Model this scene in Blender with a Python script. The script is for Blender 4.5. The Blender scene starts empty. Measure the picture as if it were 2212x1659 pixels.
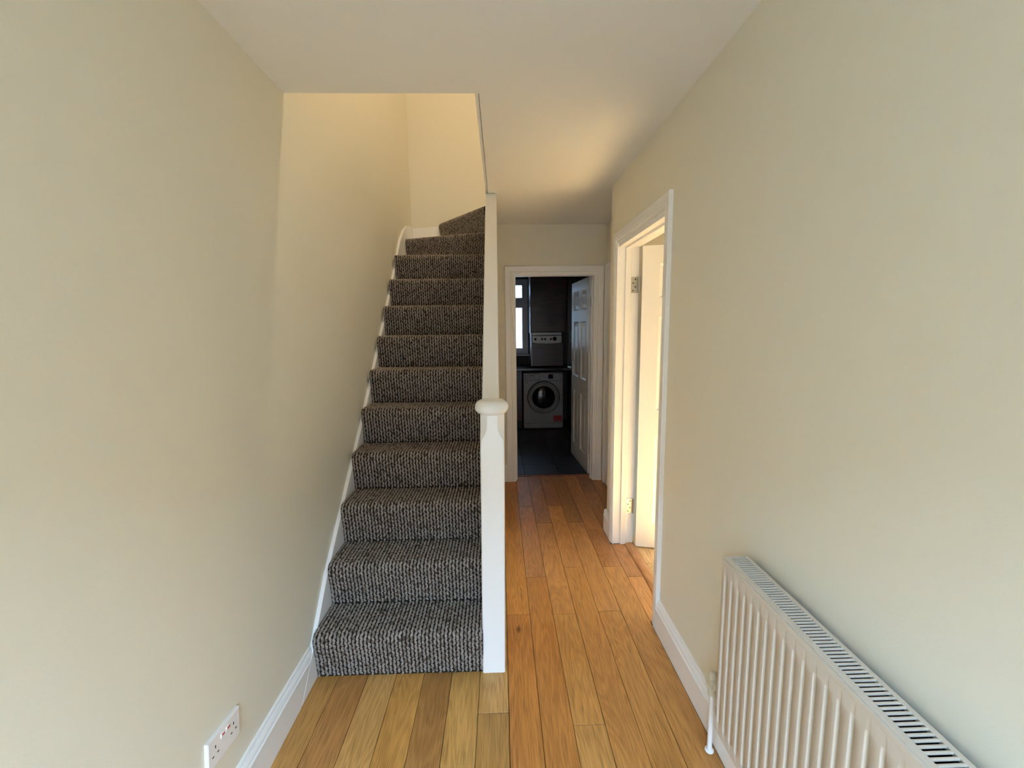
import bpy, math, random
import numpy as np
from mathutils import Vector, Matrix

random.seed(7)
rng = np.random.default_rng(7)
scene = bpy.context.scene
col = scene.collection
R_ = math.radians

# ------------------------------------------------------------------ camera
H = 1.5
f_px, pit, yaw, rol = 948.7, .1295, .0253, -.0119
cp, sp, ca, sa, cr, sr = math.cos(pit), math.sin(pit), math.cos(yaw), math.sin(yaw), math.cos(rol), math.sin(rol)
right = Vector((ca, -sa, 0)); fwd = Vector((sa*cp, ca*cp, -sp)); up = Vector((sa*sp, ca*sp, cp))
right2 = cr*right + sr*up; up2 = cr*up - sr*right
cd = bpy.data.cameras.new('camera'); cam = bpy.data.objects.new('camera', cd); col.objects.link(cam)
cd.sensor_width = 36; cd.sensor_fit = 'HORIZONTAL'; cd.lens = f_px/2212*36; cd.clip_start = .02; cd.clip_end = 200
m = Matrix.Identity(4)
for i in range(3):
    m[i][0] = right2[i]; m[i][1] = up2[i]; m[i][2] = -fwd[i]
m[0][3], m[1][3], m[2][3] = 0, 0, H
cam.matrix_world = m
scene.camera = cam

# ------------------------------------------------------------------ world, sun, exposure
w = bpy.data.worlds.new('sky'); scene.world = w; w.use_nodes = True
nt = w.node_tree; bg = nt.nodes['Background']
bg.inputs[0].default_value = (.45, .70, 1.0, 1); bg.inputs[1].default_value = 10.0
sd = bpy.data.lights.new('sun', 'SUN'); so = bpy.data.objects.new('sun', sd); col.objects.link(so)
sd.energy = 24.0; sd.angle = R_(.6); sd.color = (1.0, .985, .95)
so.rotation_euler = Vector((-.845, -.02, -.537)).to_track_quat('-Z', 'Y').to_euler()
vs = scene.view_settings
vs.view_transform = 'Standard'; vs.look = 'None'; vs.gamma = 1; vs.use_curve_mapping = False
vs.exposure = 1.78
scene.cycles.max_bounces = 10; scene.cycles.diffuse_bounces = 7; scene.cycles.glossy_bounces = 3
scene.cycles.use_adaptive_sampling = True; scene.cycles.adaptive_threshold = .02
scene.cycles.transmission_bounces = 8
scene.cycles.use_denoising = True
scene.cycles.sample_clamp_indirect = 6.0
scene.cycles.caustics_reflective = False; scene.cycles.caustics_refractive = False

def portal(name, loc, size_x, size_y, direction):
    l = bpy.data.lights.new(name, 'AREA'); l.shape = 'RECTANGLE'; l.size = size_x; l.size_y = size_y
    l.cycles.is_portal = True
    o = bpy.data.objects.new(name, l); col.objects.link(o); o.location = loc
    d = Vector(direction)
    o.rotation_euler = d.to_track_quat('-Z', 'Z' if abs(d.z) < .9 else 'Y').to_euler()
    return o

# ------------------------------------------------------------------ materials
def mat(name, rgb, rough=.5, metal=0, spec=.5, noise=0, nscale=8, bump=0, bscale=60, coat=0):
    m = bpy.data.materials.new(name); m.use_nodes = True
    n = m.node_tree.nodes; l = m.node_tree.links
    b = n['Principled BSDF']
    b.inputs['Base Color'].default_value = (*rgb, 1); b.inputs['Roughness'].default_value = rough
    b.inputs['Metallic'].default_value = metal; b.inputs['Specular IOR Level'].default_value = spec
    b.inputs['Coat Weight'].default_value = coat
    if noise or bump:
        tc = n.new('ShaderNodeTexCoord')
    if noise:
        t = n.new('ShaderNodeTexNoise'); t.inputs['Scale'].default_value = nscale; t.inputs['Detail'].default_value = 4
        l.new(tc.outputs['Object'], t.inputs['Vector'])
        mx = n.new('ShaderNodeMix'); mx.data_type = 'RGBA'
        mx.inputs[6].default_value = (*[c*(1-noise) for c in rgb], 1)
        mx.inputs[7].default_value = (*[min(1, c*(1+noise)) for c in rgb], 1)
        l.new(t.outputs['Fac'], mx.inputs[0]); l.new(mx.outputs[2], b.inputs['Base Color'])
    if bump:
        t2 = n.new('ShaderNodeTexNoise'); t2.inputs['Scale'].default_value = bscale; t2.inputs['Detail'].default_value = 3
        l.new(tc.outputs['Object'], t2.inputs['Vector'])
        bp = n.new('ShaderNodeBump'); bp.inputs['Strength'].default_value = bump; bp.inputs['Distance'].default_value = .002
        l.new(t2.outputs['Fac'], bp.inputs['Height']); l.new(bp.outputs[0], b.inputs['Normal'])
    return m

M = {}
M['wall'] = mat('cream_wall_paint', (.745, .71, .595), .75, spec=.25, noise=.02, nscale=1.5, bump=.12, bscale=160)
M['ceil'] = mat('white_ceiling_paint', (.78, .775, .745), .85, spec=.2, noise=.012, nscale=1.2, bump=.10, bscale=120)
M['gloss'] = mat('white_gloss_paint', (.84, .84, .825), .30, noise=.015, nscale=6, bump=.05, bscale=40)
M['rad'] = mat('radiator_enamel', (.62, .565, .49), .28, noise=.02, nscale=10, bump=.05, bscale=60)
M['slot'] = mat('slot_shade', (.012, .012, .016), .8)  # near-black stands in for the shade inside slots and pin holes
M['plastic'] = mat('white_plastic', (.82, .81, .80), .35)
M['red'] = mat('red_mark', (.45, .03, .04), .4)
M['metal'] = mat('hinge_metal', (.55, .54, .48), .32, metal=1)
M['screw'] = mat('dark_screw', (.06, .055, .05), .4, metal=1)
M['subfloor'] = mat('dark_subfloor', (.035, .02, .012), .9)
M['carpet_back'] = mat('carpet_backing', (.022, .017, .014), .95, spec=.1)
M['kwood'] = mat('dark_cabinet_wood', (.050, .018, .008), .28, noise=.35, nscale=6)
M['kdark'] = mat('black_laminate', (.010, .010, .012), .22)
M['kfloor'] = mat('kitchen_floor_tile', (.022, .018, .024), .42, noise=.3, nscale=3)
M['kwall'] = mat('kitchen_wall_dimmed', (.055, .055, .055), .6)  # near-black colour carries the kitchen's dimness
M['appl'] = mat('dimmed_white_appliance', (.40, .42, .43), .35)  # white enamel lowered to grey, kitchen shade put into the colour
M['appl2'] = mat('grey_appliance_trim', (.40, .42, .43), .35)
M['black'] = mat('black_glass', (.008, .008, .009), .08)
M['pvc'] = mat('white_pvc', (.62, .68, .74), .3)
M['steel'] = mat('grey_fascia', (.34, .35, .34), .35, metal=.3)
M['sill'] = mat('pale_plaster', (.62, .58, .50), .8)
M['hole'] = mat('dark_gap_brown', (.10, .06, .04), .9)
M['pave'] = mat('shade_darkened_paving', (.055, .055, .058), .9, noise=.1)  # paving colour darkened in place of house shade, to cut bounced sun
M['render'] = mat('grey_render', (.42, .42, .41), .9, noise=.03)
M['landing'] = mat('beige_carpet', (.50, .42, .32), .95, spec=.1, noise=.1, nscale=60)
M['brick'] = mat('house_brick', (.30, .17, .12), .9, noise=.2, nscale=5)
M['slate'] = mat('roof_slate', (.10, .10, .11), .8)
M['valve'] = mat('cream_painted_brass', (.62, .57, .44), .5)

def glass_mat():
    m = bpy.data.materials.new('window_glass'); m.use_nodes = True
    n = m.node_tree.nodes; l = m.node_tree.links
    out = n['Material Output']; n.remove(n['Principled BSDF'])
    t = n.new('ShaderNodeBsdfTransparent'); g = n.new('ShaderNodeBsdfGlossy'); g.inputs['Roughness'].default_value = .02
    fr = n.new('ShaderNodeFresnel'); mx = n.new('ShaderNodeMixShader')
    l.new(fr.outputs[0], mx.inputs[0]); l.new(t.outputs[0], mx.inputs[1]); l.new(g.outputs[0], mx.inputs[2])
    l.new(mx.outputs[0], out.inputs[0])
    return m
M['glass'] = glass_mat()

def wood_mat(name, axis='Y', tint=(1, 1, 1)):
    m = bpy.data.materials.new(name); m.use_nodes = True
    n = m.node_tree.nodes; l = m.node_tree.links; b = n['Principled BSDF']
    tc = n.new('ShaderNodeTexCoord'); oi = n.new('ShaderNodeObjectInfo')
    mul = n.new('ShaderNodeMath'); mul.operation = 'MULTIPLY'; mul.inputs[1].default_value = 37.0
    l.new(oi.outputs['Random'], mul.inputs[0])
    comb = n.new('ShaderNodeCombineXYZ')
    l.new(mul.outputs[0], comb.inputs[0]); l.new(mul.outputs[0], comb.inputs[1])
    add = n.new('ShaderNodeVectorMath'); add.operation = 'ADD'
    l.new(tc.outputs['Object'], add.inputs[0]); l.new(comb.outputs[0], add.inputs[1])
    def mapped(sx, sy):
        mp = n.new('ShaderNodeMapping'); mp.inputs['Scale'].default_value = (sx, sy, 1)
        l.new(add.outputs[0], mp.inputs['Vector']); return mp
    # broad cathedral figure
    mp1 = mapped(9, 1.3)
    n1 = n.new('ShaderNodeTexNoise'); n1.inputs['Scale'].default_value = 1; n1.inputs['Detail'].default_value = 2; n1.inputs['Distortion'].default_value = .6
    l.new(mp1.outputs[0], n1.inputs['Vector'])
    sn = n.new('ShaderNodeMath'); sn.operation = 'MULTIPLY'; sn.inputs[1].default_value = 75
    l.new(n1.outputs['Fac'], sn.inputs[0])
    s2 = n.new('ShaderNodeMath'); s2.operation = 'SINE'; l.new(sn.outputs[0], s2.inputs[0])
    r2 = n.new('ShaderNodeMapRange'); r2.inputs[1].default_value = -1; r2.inputs[2].default_value = 1
    l.new(s2.outputs[0], r2.inputs[0])
    # fine pores
    mp2 = mapped(260, 9)
    n2 = n.new('ShaderNodeTexNoise'); n2.inputs['Scale'].default_value = 1; n2.inputs['Detail'].default_value = 3
    l.new(mp2.outputs[0], n2.inputs['Vector'])
    rp = n.new('ShaderNodeValToRGB'); rp.color_ramp.elements[0].position = .34; rp.color_ramp.elements[1].position = .52
    l.new(n2.outputs['Fac'], rp.inputs[0])
    # dark short streaks
    mp3 = mapped(70, 5)
    n3 = n.new('ShaderNodeTexNoise'); n3.inputs['Scale'].default_value = 1; n3.inputs['Detail'].default_value = 2
    l.new(mp3.outputs[0], n3.inputs['Vector'])
    rp3 = n.new('ShaderNodeValToRGB'); rp3.color_ramp.elements[0].position = .24; rp3.color_ramp.elements[1].position = .36
    l.new(n3.outputs['Fac'], rp3.inputs[0])
    # large tone
    mp4 = mapped(5, 1.6)
    n4 = n.new('ShaderNodeTexNoise'); n4.inputs['Scale'].default_value = 1; n4.inputs['Detail'].default_value = 3
    l.new(mp4.outputs[0], n4.inputs['Vector'])
    # knots
    vo = n.new('ShaderNodeTexVoronoi'); vo.inputs['Scale'].default_value = 1; vo.feature = 'F1'
    mp5 = mapped(4.2, 1.7); l.new(mp5.outputs[0], vo.inputs['Vector'])
    kr = n.new('ShaderNodeValToRGB'); kr.color_ramp.elements[0].position = .02; kr.color_ramp.elements[1].position = .06
    kr.color_ramp.elements[0].color = (.28, .22, .18, 1)
    l.new(vo.outputs['Distance'], kr.inputs[0])
    base = n.new('ShaderNodeMix'); base.data_type = 'RGBA'
    base.inputs[6].default_value = (.66, .60, .52, 1); base.inputs[7].default_value = (1.26, 1.26, 1.22, 1)
    l.new(n4.outputs['Fac'], base.inputs[0])
    def mulmix(a, bsock, fac):
        x = n.new('ShaderNodeMix'); x.data_type = 'RGBA'; x.blend_type = 'MULTIPLY'; x.inputs[0].default_value = fac
        l.new(a, x.inputs[6]); l.new(bsock, x.inputs[7]); return x.outputs[2]
    c = mulmix(oi.outputs['Color'], base.outputs[2], 1)
    gr = n.new('ShaderNodeValToRGB'); gr.color_ramp.elements[0].color = (.72, .66, .56, 1)
    l.new(r2.outputs[0], gr.inputs[0])
    c = mulmix(c, gr.outputs[0], .58)
    c = mulmix(c, rp.outputs[0], .34)
    c = mulmix(c, rp3.outputs[0], .42)
    c = mulmix(c, kr.outputs[0], 1)
    l.new(c, b.inputs['Base Color'])
    b.inputs['Roughness'].default_value = .36
    ro = n.new('ShaderNodeMapRange'); ro.inputs[3].default_value = .30; ro.inputs[4].default_value = .50
    l.new(n4.outputs['Fac'], ro.inputs[0]); l.new(ro.outputs[0], b.inputs['Roughness'])
    bp = n.new('ShaderNodeBump'); bp.inputs['Strength'].default_value = .15; bp.inputs['Distance'].default_value = .001
    l.new(n2.outputs['Fac'], bp.inputs['Height']); l.new(bp.outputs[0], b.inputs['Normal'])
    return m
M['wood'] = wood_mat('oak_boards')

def carpet_mat():
    m = bpy.data.materials.new('carpet_loops'); m.use_nodes = True
    n = m.node_tree.nodes; l = m.node_tree.links; b = n['Principled BSDF']
    at = n.new('ShaderNodeVertexColor'); at.layer_name = 'yarn'
    tc = n.new('ShaderNodeTexCoord'); t = n.new('ShaderNodeTexNoise'); t.inputs['Scale'].default_value = 420; t.inputs['Detail'].default_value = 2
    l.new(tc.outputs['Object'], t.inputs['Vector'])
    mr = n.new('ShaderNodeMapRange'); mr.inputs[3].default_value = .65; mr.inputs[4].default_value = 1.3
    l.new(t.outputs['Fac'], mr.inputs[0])
    x = n.new('ShaderNodeVectorMath'); x.operation = 'SCALE'
    l.new(at.outputs[0], x.inputs[0]); l.new(mr.outputs[0], x.inputs['Scale'])
    l.new(x.outputs[0], b.inputs['Base Color'])
    b.inputs['Roughness'].default_value = .95; b.inputs['Specular IOR Level'].default_value = .1
    bp = n.new('ShaderNodeBump'); bp.inputs['Strength'].default_value = .5; bp.inputs['Distance'].default_value = .002
    l.new(t.outputs['Fac'], bp.inputs['Height']); l.new(bp.outputs[0], b.inputs['Normal'])
    return m
M['loops'] = carpet_mat()

def grain_mat(name, rgb, rough=.3):
    m = bpy.data.materials.new(name); m.use_nodes = True
    n = m.node_tree.nodes; l = m.node_tree.links; b = n['Principled BSDF']
    tc = n.new('ShaderNodeTexCoord'); mp = n.new('ShaderNodeMapping'); mp.inputs['Scale'].default_value = (2, 2, 34)
    l.new(tc.outputs['Object'], mp.inputs['Vector'])
    t = n.new('ShaderNodeTexNoise'); t.inputs['Scale'].default_value = 2.2; t.inputs['Detail'].default_value = 5; t.inputs['Distortion'].default_value = .5
    l.new(mp.outputs[0], t.inputs['Vector'])
    rp = n.new('ShaderNodeValToRGB')
    rp.color_ramp.elements[0].position = .35; rp.color_ramp.elements[0].color = (*[c*.35 for c in rgb], 1)
    rp.color_ramp.elements[1].position = .68; rp.color_ramp.elements[1].color = (*[c*1.5 for c in rgb], 1)
    l.new(t.outputs['Fac'], rp.inputs[0]); l.new(rp.outputs[0], b.inputs['Base Color'])
    b.inputs['Roughness'].default_value = rough
    return m
M['kwoodgrain'] = grain_mat('red_brown_wood_grain', (.060, .015, .005))

# ------------------------------------------------------------------ mesh helpers
class MB:
    def __init__(s): s.v = []; s.f = []
    def box(s, x0, x1, y0, y1, z0, z1):
        i = len(s.v)
        s.v += [(x0, y0, z0), (x1, y0, z0), (x1, y1, z0), (x0, y1, z0), (x0, y0, z1), (x1, y0, z1), (x1, y1, z1), (x0, y1, z1)]
        s.f += [(i, i+3, i+2, i+1), (i+4, i+5, i+6, i+7), (i, i+1, i+5, i+4), (i+1, i+2, i+6, i+5), (i+2, i+3, i+7, i+6), (i+3, i, i+4, i+7)]
        return s
    def prism(s, pts, a0, a1, axis='X'):
        """polygon pts (two coords) extruded along axis"""
        i = len(s.v); n = len(pts)
        for a in (a0, a1):
            for p, q in pts:
                s.v.append({'X': (a, p, q), 'Y': (p, a, q), 'Z': (p, q, a)}[axis])
        s.f.append(tuple(range(i, i+n))); s.f.append(tuple(range(i+2*n-1, i+n-1, -1)))
        for k in range(n):
            k2 = (k+1) % n
            s.f.append((i+k, i+n+k, i+n+k2, i+k2))
        return s
    def rings(s, rings, close=True, caps=True):
        i = len(s.v); n = len(rings[0])
        for r in rings: s.v += [tuple(p) for p in r]
        for a in range(len(rings)-1):
            for k in range(n if close else n-1):
                k2 = (k+1) % n
                s.f.append((i+a*n+k, i+a*n+k2, i+(a+1)*n+k2, i+(a+1)*n+k))
        if caps:
            s.f.append(tuple(range(i+n-1, i-1, -1))); s.f.append(tuple(range(i+(len(rings)-1)*n, i+len(rings)*n)))
        return s
    def lathe(s, prof, c, axis='Z', seg=32, caps=True):
        """prof: (radius, along)"""
        rr = []
        for r, a in prof:
            ring = []
            for k in range(seg):
                t = 2*math.pi*k/seg; p, q = r*math.cos(t), r*math.sin(t)
                ring.append({'Z': (c[0]+p, c[1]+q, c[2]+a), 'Y': (c[0]+p, c[1]+a, c[2]+q), 'X': (c[0]+a, c[1]+p, c[2]+q)}[axis])
            rr.append(ring)
        return s.rings(rr, True, caps)
    def tube(s, p0, p1, r, seg=14):
        p0, p1 = Vector(p0), Vector(p1); d = (p1-p0).normalized()
        a = d.orthogonal().normalized(); b = d.cross(a)
        rr = [[tuple(p + r*(math.cos(t)*a + math.sin(t)*b)) for t in [2*math.pi*k/seg for k in range(seg)]] for p in (p0, p1)]
        return s.rings(rr)
    def build(s, name, material, parent=None, bevel=0, smooth=35, loc=None, rotz=0, segs=2):
        me = bpy.data.meshes.new(name)
        vv = s.v
        me.from_pydata(vv, [], s.f); me.validate(); me.update()
        import bmesh
        bm = bmesh.new(); bm.from_mesh(me); bmesh.ops.recalc_face_normals(bm, faces=bm.faces); bm.to_mesh(me); bm.free()
        if material: me.materials.append(M[material] if isinstance(material, str) else material)
        o = bpy.data.objects.new(name, me); col.objects.link(o)
        if parent is not None: o.parent = parent
        if loc: o.location = loc
        o.rotation_euler = (0, 0, rotz)
        if bevel:
            b = o.modifiers.new('bevel', 'BEVEL'); b.width = bevel; b.segments = segs; b.limit_method = 'ANGLE'; b.angle_limit = R_(40)
        if smooth:
            for p in me.polygons: p.use_smooth = True
            me.set_sharp_from_angle(angle=R_(smooth))
        return o

def tag(o, label=None, cat=None, group=None, kind=None):
    if label: o['label'] = label
    if cat: o['category'] = cat
    if group: o['group'] = group
    if kind: o['kind'] = kind
    return o
def empty(name, loc=(0, 0, 0), rotz=0, parent=None):
    o = bpy.data.objects.new(name, None); col.objects.link(o); o.location = loc; o.rotation_euler = (0, 0, rotz)
    o.empty_display_size = .1
    if parent is not None: o.parent = parent
    return o

L, R, C, DK = -.836, .764, 2.421, 4.145
UP = 2.685           # upper floor level
T = .12

# ------------------------------------------------------------------ structure: walls, ceiling
FY = -1.15           # inside face of the front wall, behind the camera
def wall(name, boxes, label, material='wall'):
    b = MB()
    for x in boxes: b.box(*x)
    return tag(b.build(name, material, smooth=0), label, 'wall', kind='structure')

wall('wall_left', [(L-T, L, FY-T, 4.52, -.1, 5.2)], 'cream painted wall on the left running up beside the stairs')
wall('wall_right', [(R, R+T, FY-T, 2.02, -.1, C), (R, R+T, 2.02, 2.885, 2.015, C), (R, R+T, 2.885, 3.065, -.1, C),
                    (R+T, 1.14, 2.945, 3.065, -.1, C)],
     'cream painted wall on the right with the radiator and open doorway')
wall('wall_alcove', [(.992, 1.14, 3.065, 4.26, -.1, C)], 'cream side wall of the recess beside the kitchen doorway')
wall('wall_end', [(-.05, .115, DK, DK+.115, -.1, C), (.115, .905, DK, DK+.115, 2.0, C), (.905, 1.14, DK, DK+.115, -.1, C)],
     'cream end wall of the hall around the kitchen doorway')
wall('wall_stair', [(L-T, -.02, 4.39, 4.52, 0, 5.2), (-.02, 2.1, 4.39, 4.52, 2.55, 5.2)], 'cream wall facing down the stairs at their turn')
wall('wall_front', [(L-T, -.74, FY-T, FY, -.1, C), (.66, R+T, FY-T, FY, -.1, C), (-.74, .66, FY-T, FY, 2.05, C)],
     'cream wall around the front doorway')
b = MB().prism([(L-T, FY-T), (4.42, FY-T), (4.42, 4.39), (-.070, 4.39), (-.070, 1.882), (L-T, 1.882)], C, UP-.02, 'Z')
tag(b.build('ceiling', 'ceil', smooth=0), 'off-white hall ceiling with the open stairwell cut into it', 'ceiling', kind='structure')
b = MB(); b.box(-.088, -.073, 1.886, 4.38, C+.012, UP+.05)
tag(b.build('trim_1', 'gloss', smooth=0), 'thin shaded lining board along the edge of the stairwell opening', 'trim', kind='structure')
# upstairs shell (landing) with a window over the front
wall('wall_landing_right', [(2.0, 2.12, -.5, 4.52, UP-.02, 5.2)], 'cream landing wall above the hall')
wall('wall_landing_front', [(L-T, 2.12, -.5, -.38, UP-.02, 5.2)], 'cream landing wall at the front of the house')
b = MB(); b.box(L-T, 2.12, -.5, 4.52, 5.1, 5.2)
tag(b.build('ceiling_landing', 'ceil', smooth=0), 'white ceiling over the landing and stairs', 'ceiling', kind='structure')
b = MB(); b.box(L, 2.0, -.38, 1.88, UP-.02, UP); b.box(-.068, 2.0, 1.88, 4.39, UP-.02, UP)
tag(b.build('floor_landing', 'landing', smooth=0), 'beige carpeted landing floor above the hall', 'floor', kind='structure')
# added, unseen pendant bulb that warms the stairwell light from above
M['bulb'] = bpy.data.materials.new('lit_bulb'); M['bulb'].use_nodes = True
_b = M['bulb'].node_tree.nodes['Principled BSDF']; _b.inputs['Emission Color'].default_value = (1, .80, .55, 1); _b.inputs['Emission Strength'].default_value = 275
PX, PY, PZ = .55, 2.35, 4.30
pl = tag(empty('added_stairwell_lamp', (PX, PY, 5.1)), 'added warm bare bulb on a flex, lighting the stairwell from out of view', 'lamp'); 
MB().lathe([(.001, 0), (.045, 0), (.040, -.02), (.012, -.03), (.001, -.03)], (0, 0, 0), 'Z', 20).build('ceiling_rose', 'plastic', pl)
MB().tube((0, 0, -.03), (0, 0, PZ-5.1+.085), .003, 8).build('flex', 'plastic', pl)
MB().lathe([(.001, .10), (.014, .10), (.018, .06), (.018, .03), (.001, .03)], (0, 0, PZ-5.1), 'Z', 16).build('lamp_holder', 'plastic', pl)
MB().lathe([(.014, .03), (.022, .025)]+[(.040*math.cos(R_(a)), .040*math.sin(R_(a))-.02) for a in range(50, -91, -14)], (0, 0, PZ-5.1), 'Z', 20).build('bulb', 'bulb', pl)
portal('portal_front', (-.04, FY-T-.01, 1.02), 1.40, 2.06, (0, 1, 0))

# ------------------------------------------------------------------ right-hand room (seen through the doorway)
RX = 4.3
wall('wall_room_sun_opening', [(RX, RX+T, FY, .9, -.1, C), (RX, RX+T, 2.72, 3.1, -.1, C), (RX, RX+T, .9, 2.72, -.1, 1.45), (RX, RX+T, .9, 2.72, 2.15, C)],
     'cream side-room wall with an added high window opening for the sun')  # unseen window opening, added and sized to aim sun near the doorway
wall('wall_room_front', [(R+T, RX+T, FY-T, FY, -.1, C)], 'cream front wall of the side room')
wall('wall_room_back', [(1.14, RX+T, 2.98, 3.10, -.1, C)], 'cream back wall of the side room behind the open door')
portal('portal_room', (RX+T+.01, 1.81, 1.80), 1.82, .70, (-1, 0, 0))

# ------------------------------------------------------------------ floor boards
fl = MB().box(L-T, 1.14, FY-T, 4.262, -.10, -.013).box(R+T, RX, FY, 2.98, -.10, -.0131).build('floor', 'subfloor', smooth=0)
tag(fl, 'oak board floor of the hall with dark joints', 'floor', kind='structure')
def srgb(r, g, bb):
    return tuple(((c/255)/12.92 if c/255 <= .04045 else ((c/255+.055)/1.055)**2.4) for c in (r, g, bb))
def plank(x0, x1, y0, y1, tint, top=0.0):
    gx, gy = .0010, .0012
    xc, yc = (x0+x1)/2, (y0+y1)/2
    hx, hy = (x1-x0)/2-gx, (y1-y0)/2-gy
    b = MB(); e = .0007
    b.rings([[(-hx, -hy, -.013), (hx, -hy, -.013), (hx, hy, -.013), (-hx, hy, -.013)],
             [(-hx, -hy, -e), (hx, -hy, -e), (hx, hy, -e), (-hx, hy, -e)],
             [(-hx+e, -hy+e, 0), (hx-e, -hy+e, 0), (hx-e, hy-e, 0), (-hx+e, hy-e, 0)]])
    o = b.build('plank', 'wood', fl, smooth=0, loc=(xc, yc, top+random.uniform(-.0006, .0006)))
    j = random.uniform(.92, 1.08)
    c = srgb(*tint); o.color = (c[0]*j*1.03, c[1]*j*.98, c[2]*j*random.uniform(.82, .92), 1)
    return o
px = lambda k: .012 + .1212*k
orange = [(206, 148, 86), (200, 143, 84), (204, 150, 92), (196, 138, 80), (208, 152, 94)]
def column(x0, x1, y0, y1, joints, tints):
    ys = [y0] + sorted(joints) + [y1]
    for i in range(len(ys)-1):
        plank(x0, x1, ys[i], ys[i+1], tints[i % len(tints)])
# left columns, up to the first riser
leftt = [(190, 144, 86), (186, 136, 86), (206, 162, 102), (196, 148, 86), (180, 134, 82), (208, 164, 102)]
xs = [-.835, -.724, -.597, -.4745, -.353, -.232]
for k in range(6):
    x0 = xs[k]; x1 = xs[k+1] if k < 5 else -.1095
    column(x0, x1, FY, 1.77, [.45 + .13*((k*3) % 5)], [(188, 146, 90), leftt[k]])
column(-.1095, .0115, FY, 4.142, [.3, 1.542, 3.0], [(190, 148, 92), (184, 142, 84), (192, 152, 96)])
column(px(0), px(1), FY, 4.262, [.4, 2.13], [orange[1], (202, 140, 74), (204, 142, 72)])
column(px(1), px(2), FY, 4.262, [.9, 2.472, 3.52], [orange[0], (200, 140, 76), (198, 142, 90), (180, 132, 96)])
column(px(2), px(3), FY, 4.262, [.3, 1.477, 2.126, 3.208], [orange[2], (206, 158, 96), (206, 154, 90), (204, 148, 90), (186, 134, 90)])
column(px(3), px(4), FY, 4.262, [1.0, 2.573, 3.53], [orange[3], (206, 150, 88), (202, 146, 88), (186, 130, 84)])
column(px(4), px(5), FY, 4.262, [.5, 2.14, 3.21], [orange[4], (206, 152, 90), (204, 150, 92), (192, 140, 88)])
column(px(5), .7435, FY, 3.06, [1.0, 2.571], [orange[0], (196, 144, 84), (202, 144, 88)])
column(px(5), px(6), 3.06, 4.262, [], [(198, 140, 86)])
column(.7435, .838, 2.05, 2.855, [2.454], [(216, 160, 104), (200, 146, 100)])
column(px(6), px(7), 3.062, 4.262, [3.842], [(184, 128, 80), (180, 124, 76)])
column(px(7), .990, 3.062, 4.262, [], [(176, 120, 72)])
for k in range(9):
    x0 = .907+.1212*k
    column(x0, x0+.1212, .3, 2.97, [1.1+.31*((k*2) % 5), 2.35 if k % 2 else 2.6], [(236, 208, 164), (240, 214, 170), (234, 204, 158)])  # boards tinted paler so bounced sunlight turns less orange
# raised threshold strip in the side doorway
b = MB().prism([(.840, 0), (.846, .006), (.872, .011), (.900, .008), (.907, 0), (.907, -.012), (.840, -.012)], 2.052, 2.853, 'Y')
o = b.build('threshold_strip', 'wood', smooth=60); o.color = (*srgb(214, 160, 110), 1)
tag(o, 'raised oak threshold strip across the side doorway', 'threshold')
b = MB().prism([(4.262, 0), (4.27, .006), (4.30, .006), (4.31, -.01), (4.262, -.012)], .14, .88, 'X')
o = b.build('threshold_strip', 'wood', smooth=60); o.color = (*srgb(150, 92, 60), 1)
tag(o, 'dark wooden threshold bar between hall boards and kitchen floor', 'threshold')

# ------------------------------------------------------------------ baseboards
def base_prof(h=.153, t=.020):
    return [(0, 0), (t, 0), (t, h-.047), (t+.0020, h-.046), (t+.0022, h-.042), (t-.004, h-.040), (t-.0045, h-.036), (t-.0015, h-.033), (t-.0020, h-.026), (t-.006, h-.017), (t-.0095, h-.013), (t-.0125, h-.0125), (t-.0125, h-.010), (t-.0105, h-.0095), (t-.012, h-.003), (t-.0145, h), (0, h)]
b = MB(); P = base_prof(.160)
b.prism([(R-d, z) for d, z in P], 1.392, 1.983, 'Y')
b.prism([(R-d, min(z, .118)) for d, z in [(0, 0), (.02, 0), (.02, .10), (.012, .118), (0, .125)]], 1.340, 1.392, 'Y')
b.prism([(R-d, z) for d, z in P], FY, 1.340, 'Y')
tag(b.build('baseboard_right', 'gloss', smooth=24), 'white moulded skirting board below the radiator', 'baseboard', kind='structure')
b = MB(); b.box(R-.004, R-.0005, 1.338, 1.394, .11, .215)  # flat dark patch on the wall, drawn as the dark skirting gap
tag(b.build('trim_2', 'hole', smooth=0), 'small dark brown patch drawn as the gap behind the radiator valve', 'trim', kind='structure')
b = MB(); b.prism([(R-d, z) for d, z in P], 2.924, 3.083, 'Y')
b.prism([(3.065+d, z) for d, z in P], R-.018, .992, 'X')
tag(b.build('baseboard_corner', 'gloss', smooth=30), 'short white skirting board beyond the side doorway', 'baseboard', kind='structure')
b = MB(); P2 = base_prof(.168, .020)
i0 = []
for d, z in P2: i0.append((L+d, z))
# near end to the cut against the stair string (cut follows the toe of the string)
ringA = [(x, FY, z) for x, z in i0]
ringB = [(x, 1.592+.14*min(1, z/.16), z*.95) for x, z in i0]
b.rings([ringA, ringB])
tag(b.build('baseboard_left', 'gloss', smooth=24), 'white moulded skirting board below the wall socket', 'baseboard', kind='structure')
b = MB(); b.prism([(DK-d, z) for d, z in base_prof(.168)], -.014, .052, 'X')
tag(b.build('baseboard_end', 'gloss', smooth=30), 'short piece of white skirting left of the kitchen doorway', 'baseboard', kind='structure')

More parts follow.
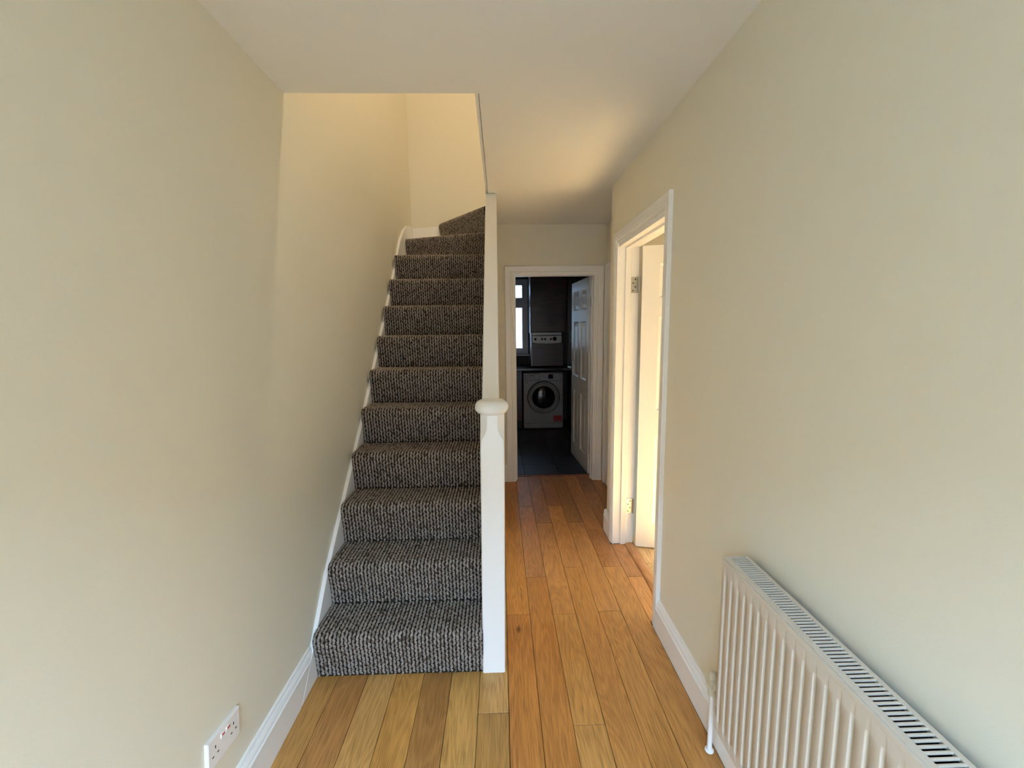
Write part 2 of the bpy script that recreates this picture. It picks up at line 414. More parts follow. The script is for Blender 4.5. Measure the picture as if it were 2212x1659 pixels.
# ------------------------------------------------------------------ doors
def architrave(name, parent, u0, u1, zt, place, width=.066, dep=.020):
    prof = [(0, 0), (0, dep*.55), (width*.10, dep*.62), (width*.16, dep*.62), (width*.20, dep*.78), (width*.34, dep*.86), (width*.40, dep*.74),
            (width*.46, dep*.92), (width*.60, dep), (width*.95, dep), (width, dep*.85), (width, 0)]
    rr = []
    for (ua, sgn, za, dz) in ((u0, -1, 0, 0), (u0, -1, zt, 1), (u1, 1, zt, 1), (u1, 1, 0, 0)):
        rr.append([place(ua+sgn*d, za+dz*d, h) for d, h in prof])
    b = MB(); b.rings(rr)
    return b.build(name, 'gloss', parent, smooth=28)

def leaf(parent, w, h, th, loc, rotz, flip=1, handle=True):
    """leaf in local coords: u=X 0..w, thickness Y 0..th*flip"""
    st, mu = .105, .10
    rows = [(.16, .78), (.94, 1.54), (1.66, 1.87)]
    pw = (w-2*st-mu)/2
    cols = [(st, st+pw), (st+pw+mu, w-st)]
    y0, y1 = (0, th) if flip > 0 else (-th, 0)
    b = MB()
    b.box(0, st, y0, y1, 0, h); b.box(w-st, w, y0, y1, 0, h); 
    zs = [0] + [z for r in rows for z in r] + [h]
    for i in range(0, len(zs), 2): b.box(st, w-st, y0, y1, zs[i], zs[i+1])
    for r in rows: b.box(cols[0][1], cols[1][0], y0, y1, r[0], r[1])
    lf = b.build('door_leaf', 'gloss', parent, smooth=0, loc=loc, rotz=rotz)
    for (a0, a1) in cols:
        for (z0, z1) in rows:
            p = MB()
            def ring(i, y): return [(a0+i, y, z0+i), (a1-i, y, z0+i), (a1-i, y, z1-i), (a0+i, y, z1-i)]
            d = .014
            for ya, sg in ((y0, 1), (y1, -1)):
                n0 = len(p.v)
                p.rings([ring(0, ya), ring(.004, ya+sg*.003), ring(.015, ya+sg*d), ring(.022, ya+sg*d), ring(.050, ya+sg*.004), ring(.052, ya+sg*.0032)], True, False)
                p.f.append((n0+20, n0+21, n0+22, n0+23))
            p.build('panel', 'gloss', lf, smooth=0)
    if handle:
        for yy, s in ((y0, -1), (y1, 1)):
            hb = MB()
            hb.box(w-.075, w-.035, min(yy, yy+s*.008), max(yy, yy+s*.008), .93, 1.10)
            hb.tube((w-.055, yy, 1.03), (w-.055, yy+s*.05, 1.03), .009)
            hb.tube((w-.045, yy+s*.048, 1.03), (w-.165, yy+s*.048, 1.03), .009)
            hb.build('handle', 'metal', lf, bevel=.002)
    return lf

# side-room door (right wall) : opening Y 2.045..2.86
d1 = tag(empty('door_1', (R, 2.45, 0)), 'white panelled door standing open into the bright side room', 'door', kind='structure')
def keep(o, p):
    o.parent = p; o.matrix_parent_inverse = p.matrix_world.inverted(); return o
bpy.context.view_layer.update()
keep(architrave('architrave', None, 2.050, 2.858, 2.020, lambda u, z, h: (R-h, u, z)), d1)
b = MB()
b.box(R-.002, R+T+.012, 2.020, 2.046, 0, 2.02); b.box(R-.002, R+T+.012, 2.860, 2.885, 0, 2.02); b.box(R-.002, R+T+.012, 2.046, 2.860, 1.994, 2.02)
keep(b.build('door_lining', 'gloss', None, bevel=.002, smooth=0), d1)
b = MB()
b.box(R+.042, R+.078, 2.046, 2.058, 0, 1.994); b.box(R+.042, R+.078, 2.848, 2.860, 0, 1.994); b.box(R+.042, R+.078, 2.058, 2.848, 1.982, 1.994)
keep(b.build('door_stop', 'gloss', None, bevel=.003, smooth=0), d1)
lf = keep(leaf(None, .762, 1.981, .035, (.898, 2.800, .010), R_(-14), flip=1), d1)
for zc in (1.757, .272):
    b = MB(); b.box(R+.082, R+.124, 2.8575, 2.8605, zc-.05, zc+.05)
    b.tube((.893, 2.851, zc-.05), (.893, 2.851, zc+.05), .0065)
    h = b.build('hinge', 'metal', None, smooth=40); keep(h, d1)
    for q in range(4):
        s = MB(); s.lathe([(.0005, -.0015), (.0045, -.0015), (.0045, .001)], (R+.094+.014*(q % 2), 2.8575, zc-.036+.024*q), 'Y', 10)
        s.build('screw', 'screw', h, smooth=0)
# kitchen door in the end wall : opening X .140..0.877
d2 = tag(empty('door_2', (.51, DK, 0)), 'white six-panel door standing open into the dark kitchen', 'door', kind='structure')
bpy.context.view_layer.update()
keep(architrave('architrave', None, .137, .880, 1.965, lambda u, z, h: (u, DK-h, z), width=.088, dep=.022), d2)
b = MB()
b.box(.112, .140, DK-.002, DK+.118, 0, 2.0); b.box(.877, .907, DK-.002, DK+.118, 0, 2.0); b.box(.14, .877, DK-.002, DK+.118, 1.972, 2.0)
keep(b.build('door_lining', 'gloss', None, bevel=.002, smooth=0), d2)
b = MB()
b.box(.140, .150, DK+.035, DK+.07, 0, 1.972); b.box(.867, .877, DK+.035, DK+.07, 0, 1.972); b.box(.15, .867, DK+.035, DK+.07, 1.962, 1.972)
keep(b.build('door_stop', 'gloss', None, bevel=.002, smooth=0), d2)
lf = keep(leaf(None, .762, 1.968, .038, (.868, DK+.165, .006), R_(93.4), flip=-1), d2)
for zc in (1.735, .26):
    b = MB(); b.box(.880, .905, DK+.1600, DK+.1640, zc-.05, zc+.05)
    b.tube((.908, DK+.152, zc-.05), (.908, DK+.152, zc+.05), .006)
    keep(b.build('hinge', 'metal', None, smooth=40), d2)
# recess door (only its frame shows past the corner)
d3 = tag(empty('door_3', (.992, 3.68, 0)), 'white door in the recess, only its frame edge showing', 'door', kind='structure')
bpy.context.view_layer.update()
keep(architrave('architrave', None, 3.27, 4.025, 1.968, lambda u, z, h: (.992-h, u, z), width=.088, dep=.023), d3)
b = MB(); b.box(.978, .9915, 3.27, 4.025, .008, 1.966)
keep(b.build('door_leaf', 'gloss', None, bevel=.002, smooth=0), d3)

# ------------------------------------------------------------------ staircase
RISE, GO, Y0 = .2065, .202, 1.755
XL, XR = -.8166, -.095
st = tag(empty('staircase', (-.45, 1.755, 0)), 'narrow painted staircase with boxed-in balustrade rising beside the left wall', 'staircase')
bpy.context.view_layer.update()
# wall string with curved top
topc = [(1.741, .152), (1.926, .372), (2.188, .612), (2.662, 1.050), (3.259, 1.645), (3.50, 1.893), (3.646, 2.055), (3.72, 2.142), (3.80, 2.226), (3.876, 2.285), (3.95, 2.335),
        (4.038, 2.376), (4.12, 2.408), (4.205, 2.428), (4.30, 2.440), (4.389, 2.446)]
bot = [(4.389, 1.75), (1.95, 0), (1.602, 0)]
b = MB().prism(topc + bot, L+.0005, XL, 'X')
keep(b.build('wall_string', 'gloss', None, bevel=.0008, smooth=25), st)
b = MB().prism([(XL-.03, 2.436), (-.60, 2.452), (-.517, 2.472), (-.42, 2.508), (-.338, 2.551), (-.22, 2.607), (-.06, 2.690), (-.06, 1.9), (XL-.03, 1.9)], 4.362, 4.3895, 'Y')
keep(b.build('back_string', 'gloss', None, bevel=.003, smooth=25), st)
# wooden steps under the carpet
for k in range(10):
    b = MB(); y = Y0+GO*k; z = RISE*(k+1)
    b.box(XL, XR-.004, y+.010, y+.030, max(0, z-RISE), z-.03)
    b.box(XL, XR-.004, y-.012, y+GO+.03 if k < 9 else 4.36, z-.032, z-.010)
    keep(b.build('step', 'gloss', None, smooth=0), st)
W10 = (Vector((-.8166, 4.02)), Vector((-.095, 3.735)))
W11 = (Vector((-.545, 4.36)), Vector((-.095, 3.740)))
for k, (a, c) in ((10, W10), (11, W11)):
    z = RISE*(k+1); b = MB()
    u = (c-a).normalized(); nrm = Vector((-u.y, u.x))
    if nrm.y < 0: nrm = -nrm
    a2, c2 = a+nrm*.012, c+nrm*.012
    b.rings([[(a2.x, a2.y, zz), (c2.x, c2.y, zz), (c2.x, 4.36, zz), (a2.x, 4.361, zz)] for zz in (z-RISE-.01, z-.010)])
    keep(b.build('step', 'gloss', None, smooth=0), st)
b = MB(); b.box(-.095, -.075, 3.74, 4.36, 2.40, UP-.01)
keep(b.build('step', 'gloss', None, smooth=0), st)
# boxed balustrade / spandrel panel under the sloping capping
def capz(y): return .95+1.01*(y-1.75)
b = MB().prism([(1.80, 0), (4.144, 0), (4.144, C-.001), (3.205, C-.001), (1.80, capz(1.80)-.045)], -.088, -.016, 'X')
keep(b.build('spandrel_panel', 'gloss', None, bevel=.002, smooth=0), st)
b = MB().prism([(1.815, capz(1.815)), (3.20, capz(3.20)), (3.207, C-.001), (3.245, C-.001), (3.245, capz(3.245)-.045), (1.815, capz(1.815)-.045)][:2] +
               [(3.206, C-.001), (3.245, C-.001), (1.815, capz(1.815)-.045)], -.085, -.011, 'X')
keep(b.build('handrail_capping', 'gloss', None, bevel=.004, smooth=0), st)
b = MB().prism([(3.246, C-.001), (4.38, C-.001), (4.38, UP+.4), (3.25, UP+.4)], -.070, -.018, 'X') if False else None
# newel post with stop-chamfered head, leaning slightly
def sq(cx, cy, h, c):
    if c < .0005: c = .0005
    return [(cx-h+c, cy-h), (cx+h-c, cy-h), (cx+h, cy-h+c), (cx+h, cy+h-c), (cx+h-c, cy+h), (cx-h+c, cy+h), (cx-h, cy+h-c), (cx-h, cy-h+c)]
rr = []
for z, c in ((0, .004), (.98, .004), (1.035, .0045), (1.048, .008), (1.058, .015), (1.070, .022), (1.085, .027), (1.10, .0285), (1.150, .0285)):
    lean = .0115*z/1.17
    rr.append([(x+lean, y, z) for x, y in sq(-.049, 1.793, .0495, c)])
b = MB().rings(rr)
nw = keep(b.build('newel_post', 'gloss', None, bevel=.0015, smooth=22), st)
prof = [(.030, -.032), (.048, -.0305)] + [(.040+.0295*math.cos(t), .0295*math.sin(t)) for t in [R_(a) for a in range(-75, 91, 8)]] + [(.036, .0300), (.020, .0312), (.001, .0318)]
b = MB().lathe(prof, (-.040, 1.790, 1.174), 'Z', 40)
o = keep(b.build('newel_cap', 'gloss', None, smooth=60), nw)

# ------------------------------------------------------------------ stair carpet (loop pile)
cp_root = st
def step_profile(z0, z1, depth, over=.026):
    """(along, z): along = distance behind the riser plane"""
    pts = [(0.0, z0), (-.004, z0+.03), (-.010, z0+.09)]
    r = .030; n = 9
    cx, cz = -over+r, z1-r
    pts += [(-over+.004, z1-r-.035)]
    for i in range(n+1):
        t = math.pi - (math.pi/2)*i/n
        pts.append((cx+r*math.cos(t), cz+r*math.sin(t)))
    pts.append((depth, z1-.001))
    return pts
DW, DL = .0161, .0125
seg = 8
def carpet_step(a, c, z0, z1, depth, k):
    """a,c : left/right ends of the riser line in plan"""
    u = (c-a); wdt = u.length; u = u/wdt; nrm = Vector((-u.y, u.x))
    if nrm.y < 0: nrm = -nrm
    prof = step_profile(z0, z1, depth)
    to3 = lambda s, d, z: (a.x+u.x*s+nrm.x*d, a.y+u.y*s+nrm.y*d, z)
    b = MB(); n = len(prof)
    under = [(d+.012, z-.006) for d, z in reversed(prof)]
    under = [(max(d, .012), z-.006) for d, z in reversed(prof)]
    b.rings([[to3(s, d, z) for d, z in prof+under] for s in (0, wdt)])
    o = keep(b.build('carpet_step', 'carpet_back', None, smooth=60), cp_root)
    o['label'] = 'brown and grey loop-pile carpet on one step'
    # loops
    P = np.array(prof); ds = np.hypot(*np.diff(P, axis=0).T); S = np.r_[0, np.cumsum(ds)]
    ncol = int(wdt/DW); nrow = int(S[-1]/DL)
    V = []; F = []; CO = []
    lat = [(0.0, 1.0), (.55, .80), (1.0, 0.0)]   # (radius factor, height factor)
    for i in range(ncol):
        s = (i+.5)*wdt/ncol
        for j in range(nrow+1):
            q = (j+.5*(i % 2))*DL + .007
            if q > S[-1]-.002: continue
            q += random.uniform(-.002, .002); ss = s+random.uniform(-.0012, .0012)
            kx = min(len(S)-2, max(0, np.searchsorted(S, q)-1))
            t = (q-S[kx])/max(1e-6, ds[kx])
            d, z = P[kx]+(P[kx+1]-P[kx])*t
            tx, tz = (P[kx+1]-P[kx])/max(1e-6, ds[kx])
            nx, nz = -tz, tx                       # outward normal in (along,z)
            rot = random.gauss(0, .12) + (.42 if (i+j) % 2 else -.42)
            co, si = math.cos(rot), math.sin(rot)
            hw, hl, hh = DW*.37*random.uniform(.88, 1.1), DL*.82*random.uniform(.9, 1.1), .0058*random.uniform(.8, 1.2)
            base = len(V)
            V.append(to3(ss, d+nx*hh, z+nz*hh))
            for rf, hf in lat[1:]:
                for g in range(seg):
                    an = 2*math.pi*g/seg
                    e1, e2 = hw*rf*math.cos(an), hl*rf*math.sin(an)
                    f1, f2 = e1*co-e2*si, e1*si+e2*co
                    hgt = hh*hf-.0005+.22*f2
                    V.append(to3(min(max(ss+f1, 0), wdt), d+tx*f2+nx*hgt, z+tz*f2+nz*hgt))
            for g in range(seg):
                g2 = (g+1) % seg
                F.append((base, base+1+g, base+1+g2))
                F.append((base+1+g, base+1+seg+g, base+1+seg+g2, base+1+g2))
            tone = random.random()
            if tone < .86: cc = np.array((.29, .25, .218))*random.uniform(.95, 1.05)*random.uniform(.82, 1.2)
            elif tone < .985: cc = np.array((.175, .14, .11))*random.uniform(.8, 1.2)
            else: cc = np.array((.10, .075, .06))
            CO += [(*cc, 1)]*(1+2*seg)
    me = bpy.data.meshes.new('loop_pile'); me.from_pydata(V, [], F); me.update()
    ca_ = me.color_attributes.new('yarn', 'FLOAT_COLOR', 'POINT')
    ca_.data.foreach_set('color', np.array(CO, dtype=np.float32).ravel())
    me.polygons.foreach_set('use_smooth', [True]*len(me.polygons))
    me.materials.append(M['loops'])
    p = bpy.data.objects.new('loop_pile', me); col.objects.link(p)
    p.parent = o; p.matrix_parent_inverse = o.matrix_world.inverted(); p['kind'] = 'stuff'
bpy.context.view_layer.update()
for k in range(10):
    a = Vector((XL, Y0+GO*k)); c = Vector((XR, Y0+GO*k))
    carpet_step(a, c, RISE*k, RISE*(k+1), GO+.0, k)
carpet_step(W10[0], W10[1], RISE*10, RISE*11, .10, 10)
carpet_step(W11[0], W11[1], RISE*11, RISE*12, .08, 11)

# ------------------------------------------------------------------ radiator
rad = tag(empty('radiator', (R-.06, .6, .2)), 'white ribbed panel radiator with slotted top grille on right wall', 'radiator')
bpy.context.view_layer.update()
RY0, RY1, RZ0, RZ1 = -.10, 1.243, .215, .797
XF = R-.095; XB = R-.018
pitch = .0344
# fluted front panel: profile along Y, flutes fade at top and bottom
nfl = int((RY1-RY0-.03)/pitch)
ys, hs = [RY0, RY0+.004], [-.0095, -.0095]
y = RY1-.014-nfl*pitch
for i in range(nfl):
    a = y+i*pitch
    for fr, hgt in ((0, -.0095), (.60, -.0095), (.63, -.008), (.655, .003), (.68, .0055), (.72, .0055), (.745, .0040), (.90, -.0065), (.93, -.0087), (.96, -.0095)):
        ys.append(a+fr*pitch); hs.append(hgt)
ys += [RY1-.012, RY1-.002, RY1]; hs += [-.0095, -.0095, -.006]
zrows = [(RZ0, 0), (RZ0+.036, 0), (RZ0+.040, .25), (RZ0+.052, 1), (RZ1-.066, 1), (RZ1-.052, .25), (RZ1-.046, 0), (RZ1-.014, 0)]
b = MB(); n = len(ys)
for z, s in zrows:
    for yy, hh in zip(ys, hs): b.v.append((XF+(.0095+hh)*s, yy, z))
for r in range(len(zrows)-1):
    for i in range(n-1):
        b.f.append((r*n+i, r*n+i+1, (r+1)*n+i+1, (r+1)*n+i))
keep(b.build('front_panel', 'rad', None, smooth=50), rad)
b = MB(); b.box(XF+.012, XB-.012, RY0+.004, RY1-.003, RZ0+.002, RZ1-.012)
keep(b.build('inner_panel', 'rad', None, smooth=0), rad)
# end casing
b = MB(); b.box(XF+.008, XB, RY1-.001, RY1+.003, RZ0+.01, RZ1-.003)
keep(b.build('side_cover', 'rad', None, bevel=.0015, smooth=0), rad)
# top grille: rails + bars
b = MB()
b.box(XF+.004, XF+.019, RY0, RY1+.003, RZ1-.005, RZ1); b.box(XB-.010, XB+.001, RY0, RY1+.003, RZ1-.005, RZ1)
b.box(XF-.0012, XF+.005, RY0, RY1+.003, RZ1-.016, RZ1-.003)
b.box(XF+.019, XB-.010, RY1-.004, RY1+.003, RZ1-.005, RZ1)
gr = keep(b.build('top_grille', 'rad', None, bevel=.0012, smooth=0), rad)
sl = MB().box(XF+.013, XB-.006, RY0, RY1-.003, RZ1-.0125, RZ1-.012)
keep(sl.build('grille_shade_sheet', 'slot', None, smooth=0), rad)  # dark sheet painted as the shade below the grille bars
sp_ = .0107; nb = int((RY1-RY0)/sp_)
barm = MB().box(-(XB-XF-.029)/2-.001, (XB-XF-.029)/2+.001, -.0023, .0023, -.0045, -.0003)
bar0 = None
for i in range(nb):
    yb = RY1-.012-i*sp_
    if bar0 is None:
        bar0 = barm.build('grille_bar', 'rad', None, bevel=.0008, smooth=0); o = bar0
    else:
        o = bar0.copy(); col.objects.link(o)
    o.location = ((XF+.019+XB-.010)/2, yb, RZ1)
    bpy.context.view_layer.update() if i == 0 else None
    o.parent = gr; o.matrix_parent_inverse = gr.matrix_world.inverted()
# valve and pipe at the far end
VY = 1.357; VX = R-.046
b = MB(); b.tube((VX, RY1+.002, .272), (VX, VY, .272), .008); b.box(VX-.012, VX+.012, VY-.012, VY+.026, .246, .288)
b.lathe([(.009, -.040), (.015, -.036), (.015, -.012), (.011, -.008), (.011, .020), (.014, .022), (.014, .044), (.010, .048)], (VX, VY, .262), 'Z', 18)
keep(b.build('valve', 'valve', None, bevel=.002), rad)
b = MB(); b.tube((VX, VY, .225), (VX, VY, .004), .0085)
b.lathe([(.010, 0), (.015, .001), (.015, .006), (.010, .008)], (VX, VY, .002), 'Z', 18)
keep(b.build('pipe', 'gloss', None, smooth=40), rad)
b = MB(); b.box(R-.010, R-.0005, RY1-.10, RY1-.06, .28, .72); b.box(R-.03, R-.0005, RY1-.10, RY1-.06, .28, .31)
keep(b.build('wall_bracket', 'rad', None, smooth=0), rad)

# ------------------------------------------------------------------ double socket on the left wall
sk = tag(empty('wall_socket', (L, 1.165, .313)), 'white double power socket with red-marked switches above left skirting', 'socket')
sk.rotation_euler = (R_(-6), 0, 0)
b = MB(); b.rings([[(0.0005, -.073, -.043), (0.0005, .073, -.043), (0.0005, .073, .043), (0.0005, -.073, .043)],
                   [(.0095, -.073, -.043), (.0095, .073, -.043), (.0095, .073, .043), (.0095, -.073, .043)],
                   [(.0115, -.070, -.040), (.0115, .070, -.040), (.0115, .070, .040), (.0115, -.070, .040)]])
b.build('faceplate', 'plastic', sk, smooth=0)
for s in (-1, 1):
    b = MB(); b.prism([(.011, -.006), (.013, -.007), (.0155, .007), (.011, .007)], s*.012-.007, s*.012+.007, 'Y')
    b.v = [(x, y, z+.021) for x, y, z in b.v]
    rk = b.build('rocker_switch', 'plastic', sk, bevel=.0008, smooth=0)
    b = MB(); b.box(.0152, .0162, s*.012-.0055, s*.012+.0055, .0225, .0275)
    b.build('red_mark', 'red', rk, smooth=0)
    for (yy, zz, wy, wz) in ((0, .012, .004, .0085), (-.011, -.010, .0075, .004), (.011, -.010, .0075, .004)):
        b = MB(); b.box(.0110, .0117, s*.042+yy-wy/2, s*.042+yy+wy/2, zz-wz/2, zz+wz/2)
        b.build('pin_hole', 'slot', sk, smooth=0)

# ------------------------------------------------------------------ kitchen
KB = 6.95
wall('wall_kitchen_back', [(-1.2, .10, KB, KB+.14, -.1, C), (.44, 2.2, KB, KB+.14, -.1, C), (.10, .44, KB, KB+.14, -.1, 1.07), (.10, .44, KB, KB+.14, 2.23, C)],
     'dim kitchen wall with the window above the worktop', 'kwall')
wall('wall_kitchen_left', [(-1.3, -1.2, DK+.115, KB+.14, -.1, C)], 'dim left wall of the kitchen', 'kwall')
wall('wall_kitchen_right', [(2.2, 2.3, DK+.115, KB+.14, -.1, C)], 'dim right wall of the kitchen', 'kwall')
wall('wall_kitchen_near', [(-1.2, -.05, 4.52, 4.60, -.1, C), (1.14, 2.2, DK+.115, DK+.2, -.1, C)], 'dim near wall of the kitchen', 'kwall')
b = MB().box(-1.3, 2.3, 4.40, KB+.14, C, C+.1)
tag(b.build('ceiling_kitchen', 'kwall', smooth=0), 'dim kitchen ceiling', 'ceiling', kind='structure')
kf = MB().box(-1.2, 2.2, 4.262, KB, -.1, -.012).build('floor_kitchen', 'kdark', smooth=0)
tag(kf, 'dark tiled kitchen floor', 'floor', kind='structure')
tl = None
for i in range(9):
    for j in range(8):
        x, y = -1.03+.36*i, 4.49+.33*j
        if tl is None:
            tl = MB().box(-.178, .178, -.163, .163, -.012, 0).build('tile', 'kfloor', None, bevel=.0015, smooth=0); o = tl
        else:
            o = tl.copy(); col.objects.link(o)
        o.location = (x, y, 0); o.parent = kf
portal('portal_kitchen', (.27, KB+.16, 1.65), .34, 1.16, (0, -1, 0))
# window
wn = tag(empty('window_1', (.27, KB, 1.65)), 'white framed kitchen window showing bright daylight', 'window', kind='structure')
bpy.context.view_layer.update()
def frame_box(b, x0, x1, z0, z1, t, y0, y1):
    b.box(x0, x0+t, y0, y1, z0, z1); b.box(x1-t, x1, y0, y1, z0, z1); b.box(x0+t, x1-t, y0, y1, z0, z0+t); b.box(x0+t, x1-t, y0, y1, z1-t, z1)
b = MB(); frame_box(b, .10, .44, 1.07, 2.23, .04, KB+.02, KB+.09)
b.box(.14, .40, KB+.02, KB+.09, 1.845, 1.895)
keep(b.build('window_frame', 'pvc', None, bevel=.003, smooth=0), wn)
for (x0, x1) in ((.14, .40),):
    for (z0, z1) in ((1.11, 1.845), (1.895, 2.19)):
        b = MB(); frame_box(b, x0-.004, x1+.004, z0-.004, z1+.004, .057, KB+.005, KB+.07)
        cs = keep(b.build('casement', 'pvc', None, bevel=.003, smooth=0), wn)
        b = MB().box(x0+.05, x1-.05, KB+.04, KB+.046, z0+.05, z1-.05)
        g = b.build('pane', 'glass', None, smooth=0); keep(g, cs)
b = MB().box(.06, .46, KB-.06, KB+.02, 1.045, 1.07)
keep(b.build('window_sill', 'pvc', None, bevel=.004, smooth=0), wn)
# worktop and cabinets
b = MB().box(-1.19, 2.19, 6.335, KB-.001, .862, .900)
tag(b.build('worktop', 'kdark', bevel=.006), 'glossy black kitchen worktop above the washing machine', 'worktop')
def handle_bar(parent, p0, p1):
    b = MB().tube(p0, p1, .005); keep(b.build('handle', 'steel', None), parent)
def cabinet(name, label, x0, x1, y0, y1, z0, z1, ndoor=1, hz=None, mt='kwood', grp=None):
    t = tag(empty(name, ((x0+x1)/2, y1, z0)), label, 'cabinet', grp); bpy.context.view_layer.update()
    b = MB().box(x0, x1, y0+.02, y1, z0, z1); keep(b.build('carcass', mt, None, smooth=0), t)
    wd = (x1-x0)/ndoor
    for i in range(ndoor):
        a = x0+i*wd+.002; c = x0+(i+1)*wd-.002
        b = MB(); y = y0
        b.box(a, c, y, y+.019, z0+.002, z1-.002)
        d = keep(b.build('door', 'kwoodgrain', None, bevel=.003, smooth=0), t)
        if hz:
            hb = MB().tube((a+.04, y-.025, hz), (a+.16, y-.025, hz), .006)
            hb.tube((a+.05, y-.025, hz), (a+.05, y, hz), .004); hb.tube((a+.15, y-.025, hz), (a+.15, y, hz), .004)
            keep(hb.build('handle', 'steel', None), d)
    return t
cabinet('base_cabinet', 'dark wood base cabinet left of the washing machine', -.60, .305, 6.36, KB-.002, .12, .861, 2, .82)
cabinet('wall_cabinet', 'dark wood wall cabinet beside the kitchen window', .452, .985, 6.52, KB-.002, 1.42, 2.30, 1, None)
b = MB().box(.4445, .4515, 6.50, KB-.002, 1.40, 2.30)  # pale sheet painted as the window's reflection on the dark cabinet side
tag(b.build('cabinet_side_reflection', 'appl', smooth=0), 'pale panel standing in for the reflection on the wall cabinet side', 'panel')
cabinet('tall_cabinet', 'tall dark cabinet behind the open kitchen door', .965, 1.55, 5.72, 6.325, .0, 2.25, 1, None, 'kdark')
b = MB().box(-.60, .30, 6.42, 6.44, .0, .119)
tag(b.build('plinth', 'kdark', smooth=0), 'black plinth under the kitchen units', 'plinth')
# boiler with grey control fascia
bo = tag(empty('boiler', (.70, KB, .92)), 'boxed boiler with grey control fascia below the dark wall cabinet', 'boiler'); bpy.context.view_layer.update()
b = MB().box(.470, .930, 6.53, KB-.002, .915, 1.25); keep(b.build('front_panel', 'kwoodgrain', None, smooth=0), bo)
b = MB().box(.456, .469, 6.50, KB-.002, .915, 1.415); keep(b.build('side_panel', 'pvc', None, smooth=0), bo)
b = MB(); pts = [(.470, 1.262), (.55, 1.250), (.69, 1.246), (.83, 1.250), (.905, 1.262), (.905, 1.365), (.470, 1.365)]
b.prism(pts, 6.49, 6.60, 'Y'); fa = keep(b.build('fascia', 'steel', None, bevel=.004, smooth=0), bo)
b = MB().box(.470, .905, 6.50, KB-.002, 1.370, 1.413); keep(b.build('top_strip', 'steel', None, bevel=.003, smooth=0), bo)
for x, z, r in ((.515, 1.315, .017), (.615, 1.315, .015), (.66, 1.315, .016), (.745, 1.316, .014), (.80, 1.318, .029)):
    b = MB().lathe([(r, 0), (r, -.012), (r*.85, -.016), (.001, -.016)], (x, 6.49, z), 'Y', 20)
    keep(b.build('knob', 'black', None, smooth=40), fa)
# washing machine
wm = tag(empty('washing_machine', (.616, 6.32, 0)), 'white front-loading washing machine under the black worktop', 'washing machine'); bpy.context.view_layer.update()
WX0, WX1, WY, WZ = .325, .907, 6.325, .835
b = MB().box(WX0, WX1, WY, 6.90, .012, WZ); keep(b.build('body', 'appl', None, bevel=.012, smooth=40), wm)
b = MB().box(WX0+.006, WX1-.006, WY-.006, WY+.01, WZ-.115, WZ-.006); keep(b.build('control_panel', 'appl', None, bevel=.004, smooth=0), wm)
b = MB().box(WX0+.016, WX0+.239, WY-.0072, WY, WZ-.102, WZ-.018); keep(b.build('drawer_gap', 'kdark', None, smooth=0), wm)
b = MB().box(WX0+.004, WX1-.004, WY-.0022, WY, WZ-.119, WZ-.1165); keep(b.build('panel_gap', 'kdark', None, smooth=0), wm)
b = MB().box(WX0+.004, WX1-.004, WY-.0022, WY, .088, .0905); keep(b.build('panel_gap', 'kdark', None, smooth=0), wm)
b = MB().box(WX0+.02, WX0+.235, WY-.013, WY, WZ-.098, WZ-.022); dr = keep(b.build('detergent_drawer', 'appl', None, bevel=.006, smooth=0), wm)
b = MB().box(WX0+.09, WX0+.22, WY-.0145, WY-.010, WZ-.092, WZ-.068); keep(b.build('drawer_handle', 'appl2', None, bevel=.002, smooth=0), dr)
b = MB().box(WX0+.10, WX0+.17, WY-.0140, WY-.0128, WZ-.044, WZ-.037); keep(b.build('logo', 'kdark', None, smooth=0), dr)
b = MB().lathe([(.034, 0), (.034, -.003), (.001, -.0035)], (WX0+.293, WY-.005, WZ-.055), 'Y', 24); keep(b.build('dial_surround', 'steel', None, smooth=40), wm)
b = MB().lathe([(.027, 0), (.027, -.010), (.022, -.026), (.001, -.027)], (WX0+.293, WY-.005, WZ-.055), 'Y', 24); keep(b.build('dial', 'appl', None, smooth=40), wm)
b = MB().box(WX0+.36, WX0+.432, WY-.0085, WY-.004, WZ-.090, WZ-.022); keep(b.build('display', 'black', None, smooth=0), wm)
for dz in (-.035, -.062):
    b = MB().lathe([(.006, 0), (.006, -.003), (.001, -.0035)], (WX0+.452, WY-.006, WZ+dz), 'Y', 12); keep(b.build('button', 'kdark', None), wm)
DXC, DZC = WX0+.293, .475
prof = [(.232, .004), (.230, -.012), (.222, -.020), (.214, -.018), (.208, -.024), (.195, -.034), (.175, -.036), (.168, -.026), (.160, -.008)]
b = MB().lathe(prof, (DXC, WY, DZC), 'Y', 48, caps=False); dd = keep(b.build('door_ring', 'appl2', None, smooth=40), wm)
b = MB().lathe([(.2300, -.0125), (.2345, -.0150), (.2390, -.0060), (.2390, .004)], (DXC, WY, DZC), 'Y', 48, caps=False); keep(b.build('door_seam', 'kdark', None), dd)
b = MB().lathe([(.168, -.020), (.150, -.030), (.11, -.040), (.06, -.046), (.001, -.048)], (DXC, WY, DZC), 'Y', 48); keep(b.build('door_glass', 'black', None, smooth=60), dd)
b = MB().box(WX1-.150, WX1-.015, WY-.0022, WY-.0005, .105, .205); sk2 = keep(b.build('sticker_border', 'appl', None, smooth=0), wm)
b = MB().box(WX1-.145, WX1-.018, WY-.0030, WY-.0020, .112, .200); keep(b.build('red_sticker', 'red', None, smooth=0), sk2)
b = MB().box(WX1-.135, WX1-.028, WY-.0036, WY-.0028, .128, .134); keep(b.build('sticker_line', 'appl', None, smooth=0), sk2)
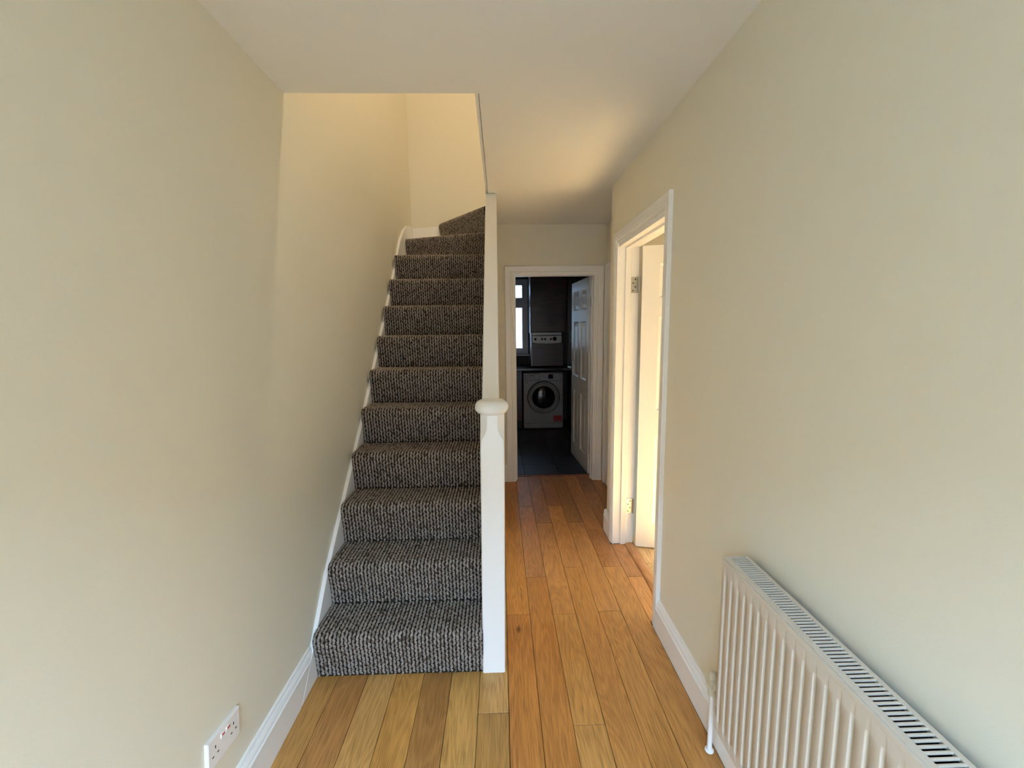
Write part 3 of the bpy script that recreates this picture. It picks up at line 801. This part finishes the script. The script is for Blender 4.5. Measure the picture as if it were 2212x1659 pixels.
b = MB().box(WX0+.004, WX1-.004, WY-.003, WY+.002, .018, .088); keep(b.build('kick_plate', 'appl', None, bevel=.002, smooth=0), wm)
b = MB().lathe([(.008, 0), (.008, -.004), (.001, -.005)], (WX0+.045, WY-.001, WZ-.142), 'Y', 14); keep(b.build('door_catch', 'kdark', None), wm)

# ------------------------------------------------------------------ ground outside the front door
b = MB().box(-22, 22, -30, 30, -.40, -.20)
tag(b.build('ground', 'pave', smooth=0), 'grey paved ground around the house', 'ground', kind='structure')
b = MB().box(-6, 6, 10.0, 10.4, -.2, 7.0).box(-6.05, 6.05, 9.95, 10.45, 7.0, 7.1)  # unseen wall added to keep sky light out of the kitchen
tag(b.build('kitchen_sky_blocker', 'render', smooth=0), 'added grey rendered wall cutting the sky light to the kitchen window', 'wall')
nh = tag(empty('sky_blocking_house', (16, 2, -.2)), 'added brick house cutting the low sky at the side-room window', 'house'); bpy.context.view_layer.update()
b = MB().box(13, 19, -7, 9, -.2, 3.0); keep(b.build('wall', 'brick', None, smooth=0), nh)  # unseen house added to block low sky from the side room
b = MB().prism([(12.7, 3.0), (19.3, 3.0), (16, 4.6)], -7.2, 9.2, 'Y'); keep(b.build('roof', 'slate', None, smooth=0), nh)
# terrace of houses across the road, which closes off the low sky seen from the front doorway
hs_ = tag(empty('terrace_house', (0, -15, -.2)), 'brick terrace across the road facing the front door', 'house'); bpy.context.view_layer.update()
b = MB().box(-20, 20, -21, -15, -.2, 5.6); keep(b.build('wall', 'brick', None, smooth=0), hs_)
b = MB().prism([(-21.4, 5.6), (-14.6, 5.6), (-18, 8.6)], -20.2, 20.2, 'X'); keep(b.build('roof', 'slate', None, smooth=0), hs_)
for i in range(8):
    for z in (.9, 3.6):
        b = MB().box(-17.6+4.8*i, -16.0+4.8*i, -15.02, -14.97, z, z+1.3); wq = keep(b.build('window', 'pvc', None, smooth=0), hs_)
        b = MB().box(-17.52+4.8*i, -16.08+4.8*i, -14.975, -14.96, z+.08, z+1.22); keep(b.build('pane', 'black', None, smooth=0), wq)
